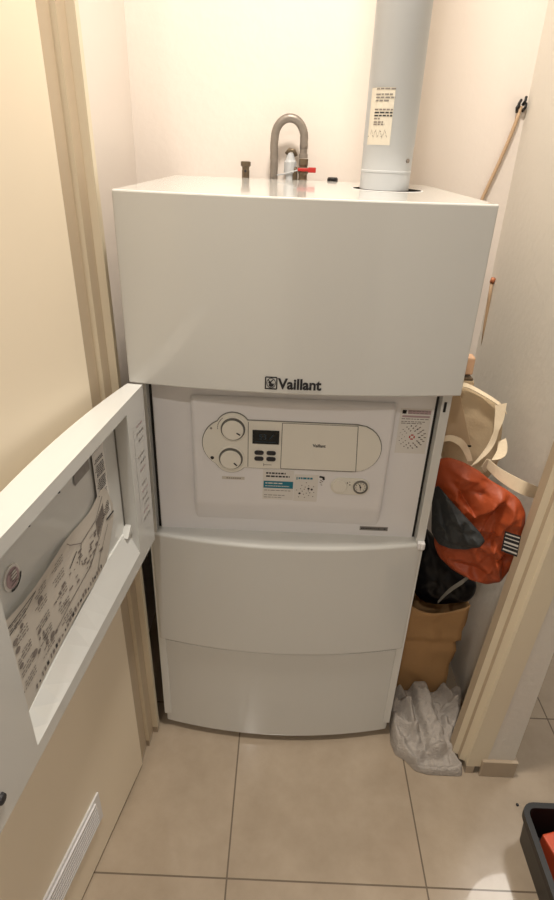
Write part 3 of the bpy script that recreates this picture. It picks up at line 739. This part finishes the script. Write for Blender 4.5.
# cream canvas tote bag with straps
CP_ = [(452, 396), (458, 387), (464, 384), (480, 391), (498, 402), (504, 410), (503, 430), (501, 448), (498, 466), (488, 480), (466, 482), (446, 474), (440, 455), (444, 425)]
b = pillow(CP_, lambda x, y: .22, .010, .06, .004, 6.4, (10, 8, 10), CANVAS, nr=14, na=80)
tb = thing('canvas_tote', 'cream canvas tote bag with loose straps leaning on the right wall', 'bag', b.org)
b.build('bag_body', tb, smooth=True, subsurf=1)
b = MB(); ribbon(b, [at(456, 391, .20), at(464, 385, .203), at(480, 392, .203), at(499, 404, .20), at(506, 412, .205)], .014, STRAP, (0, .8, .35)); smooth_by_angle(b.build('rim_hem', tb))
b = MB(); ribbon(b, [at(501, 404, .195), at(499, 420, .185), at(496, 432, .175), at(490, 446, .165), at(480, 459, .155), at(470, 468, .15), at(462, 471, .15)], [.024, .020, .014, .020, .030, .026, .018], STRAP,
               [(1, 0, .2), (1, .1, 0), (1, .5, .2), (.9, .1, .5), (.75, 0, .65), (.6, 0, .8), (.4, 0, .9)]); smooth_by_angle(b.build('strap', tb))
b = MB(); ribbon(b, [at(502, 440, .19), at(502, 450, .175), at(497, 460, .16), at(490, 466, .15), at(484, 463, .145)], [.018, .022, .034, .036, .02], STRAP, [(.8, 0, .5), (.9, 0, .2), (.8, 0, .5), (.4, 0, .9), (.3, 0, .9)]); smooth_by_angle(b.build('strap', tb))
b = MB(); ribbon(b, [at(441, 440, .115), at(450, 438, .11), at(460, 442, .105), at(466, 450, .105), at(470, 461, .10)], [.012, .012, .014, .013, .010], STRAP, [(0, .3, 1), (.1, .3, 1), (.6, .2, .8), (1, 0, .4), (1, 0, .2)]); smooth_by_angle(b.build('strap', tb))
b = MB(); ribbon(b, [at(488, 464, .10), at(498, 473, .065), at(512, 482, .04), at(526, 489, .025), at(540, 494, .06)], [.018, .022, .026, .027, .024], STRAP, (.12, .1, 1)); smooth_by_angle(b.build('strap', tb))
# cardboard flap leaning against the boiler side
b = MB(); q = [at(444, 440, .125), at(471, 446, .125), at(459, 391, .135), at(452, 392, .135)]
q2 = [p + Vector((.001, .004, 0)) for p in q]
A = [b.v(p) for p in q]; B = [b.v(p) for p in q2]; b.face(A, CARD); b.face(list(reversed(B)), CARD)
for i in range(4): b.face([A[i], A[(i+1) % 4], B[(i+1) % 4], B[i]], CARD)
e0, e1 = q[1]+Vector((-.016, -.0006, -.001)), q[1]+Vector((0, -.0006, 0)); b.tube([e0, e1], .0022, DARKGAP, 6)
b.org = tuple(q[0]); tag(b.build('cardboard_piece', bevel=.0006), 'tan cardboard piece standing between boiler and canvas tote', 'cardboard')
# little folded bundle and wooden block on top of it, at the boiler corner
b = MB()
for k in range(3):
    z = at(467, 381-k*2.2, .24).z; x = at(467, 380, .24).x; b.box(x-.020, x+.012-.002*k, .225, .275, z-.0045, z+.0015, (CARD, CANVAS, BRASS)[k])
b.org = (x, .25, z); tag(b.build('folded_cloth', bevel=.0015), 'small folded brown and cream cloth behind boiler top corner', 'cloth')
b = MB(); p = at(467, 373, .24); b.prism([(p.x-.02, .235), (p.x+.010, .232), (p.x+.012, .262), (p.x-.018, .266)], 'z', p.z-.002, p.z+.036, PEACH); b.org = tuple(p)
tag(b.build('wooden_block', bevel=.003), 'small peach wooden block on the folded cloth beside boiler', 'block')

# black crate at the lower right with orange things inside
cr = thing('black_crate', 'black plastic crate on the floor at the wall corner', 'crate', (.75, -.27, 0))
CX0, CX1, CY0, CY1, CZ = .530, .89, -.45, -.186, .10
b = MB()
def rr(x0, x1, y0, y1, r, n=5):
    out = []
    for cx, cy, a0 in ((x1-r, y1-r, 0), (x0+r, y1-r, 90), (x0+r, y0+r, 180), (x1-r, y0+r, 270)):
        for k in range(n+1): a = R(a0+90*k/n); out.append((cx+r*math.cos(a), cy+r*math.sin(a)))
    return out
lo = [(.008, 0), (.001, .075), (0, .082), (-.006, .083), (-.006, CZ), (.006, CZ), (.008, .085), (.014, .006)]
rows = []
for off, z in lo: rows.append([b.v((x, y, z)) for x, y in rr(CX0+off, CX1-off, CY0+off, CY1-off, .022-min(off, .01))])
for a, c in zip(rows, rows[1:]):
    for i in range(len(a)): b.face([a[i], a[(i+1) % len(a)], c[(i+1) % len(a)], c[i]], BLACK)
b.face(list(reversed(rows[0])), BLACK); b.face(rows[-1], BLACK)
smooth_by_angle(b.build('crate_shell', cr), 40)
REDO = mat('orange_red_plastic', (206, 84, 52), .45, var=.08)
def tool_box(name, lab, cx, cy, lx, ly, h, rz, m_, z0=.0065):
    b = MB(lambda p: Matrix.Rotation(rz, 3, 'Z') @ Vector(p) + Vector((cx, cy, z0)))
    b.prism([(-lx, -ly), (lx, -ly), (lx, ly*.6), (lx*.7, ly), (-lx, ly)], 'z', 0, h, m_); b.box(-lx*.5, lx*.5, -ly*.4, ly*.4, h-.001, h+.008, m_)
    b.org = (cx, cy, z0); tag(b.build(name, bevel=.004), lab, 'tool')
tool_box('orange_tool_case', 'orange red case lying in the black crate', .602, -.252, .040, .03, .074, .25, REDO)
tool_box('orange_tool_case', 'longer orange red case deeper in the black crate', .74, -.30, .06, .04, .055, -.2, REDO)
b = MB(); b.org = (.56, -.128, 0); b.lathe((.56, -.128, 0.0002), [(.003, 0), (.0035, .002), (.002, .004)], (0, 0, 1), INK, 8)
tag(b.build('black_pebble'), 'tiny black speck lying on the floor near the skirting tile', 'debris')

# ------------------------------------------------------------------ light
def area(name, loc, size, power, col, target=None):
    l = bpy.data.lights.new(name, 'AREA'); l.energy = power; l.color = col; l.shape = 'DISK'; l.size = size
    o = bpy.data.objects.new(name, l); COL.objects.link(o); o.location = loc
    d = (Vector(target) if target else Vector((loc[0], loc[1], 0)))-Vector(loc); o.rotation_euler = d.to_track_quat('-Z', 'Y').to_euler()
    return o
area('ceiling_lamp_light', (.04, -.16, 2.46), .20, 23, (1, .915, .80))
area('corridor_lamp_light', (-.34, -1.75, 2.46), .09, 11, (1, .93, .85))
area('passage_light', (1.4, .6, 2.4), .6, 10, (1, .93, .84))
w = bpy.data.worlds.new('world'); sc.world = w; w.use_nodes = True
w.node_tree.nodes['Background'].inputs[0].default_value = (1, .95, .9, 1); w.node_tree.nodes['Background'].inputs[1].default_value = .35
sc.view_settings.view_transform = 'Standard'; sc.view_settings.look = 'None'; sc.view_settings.exposure = .13
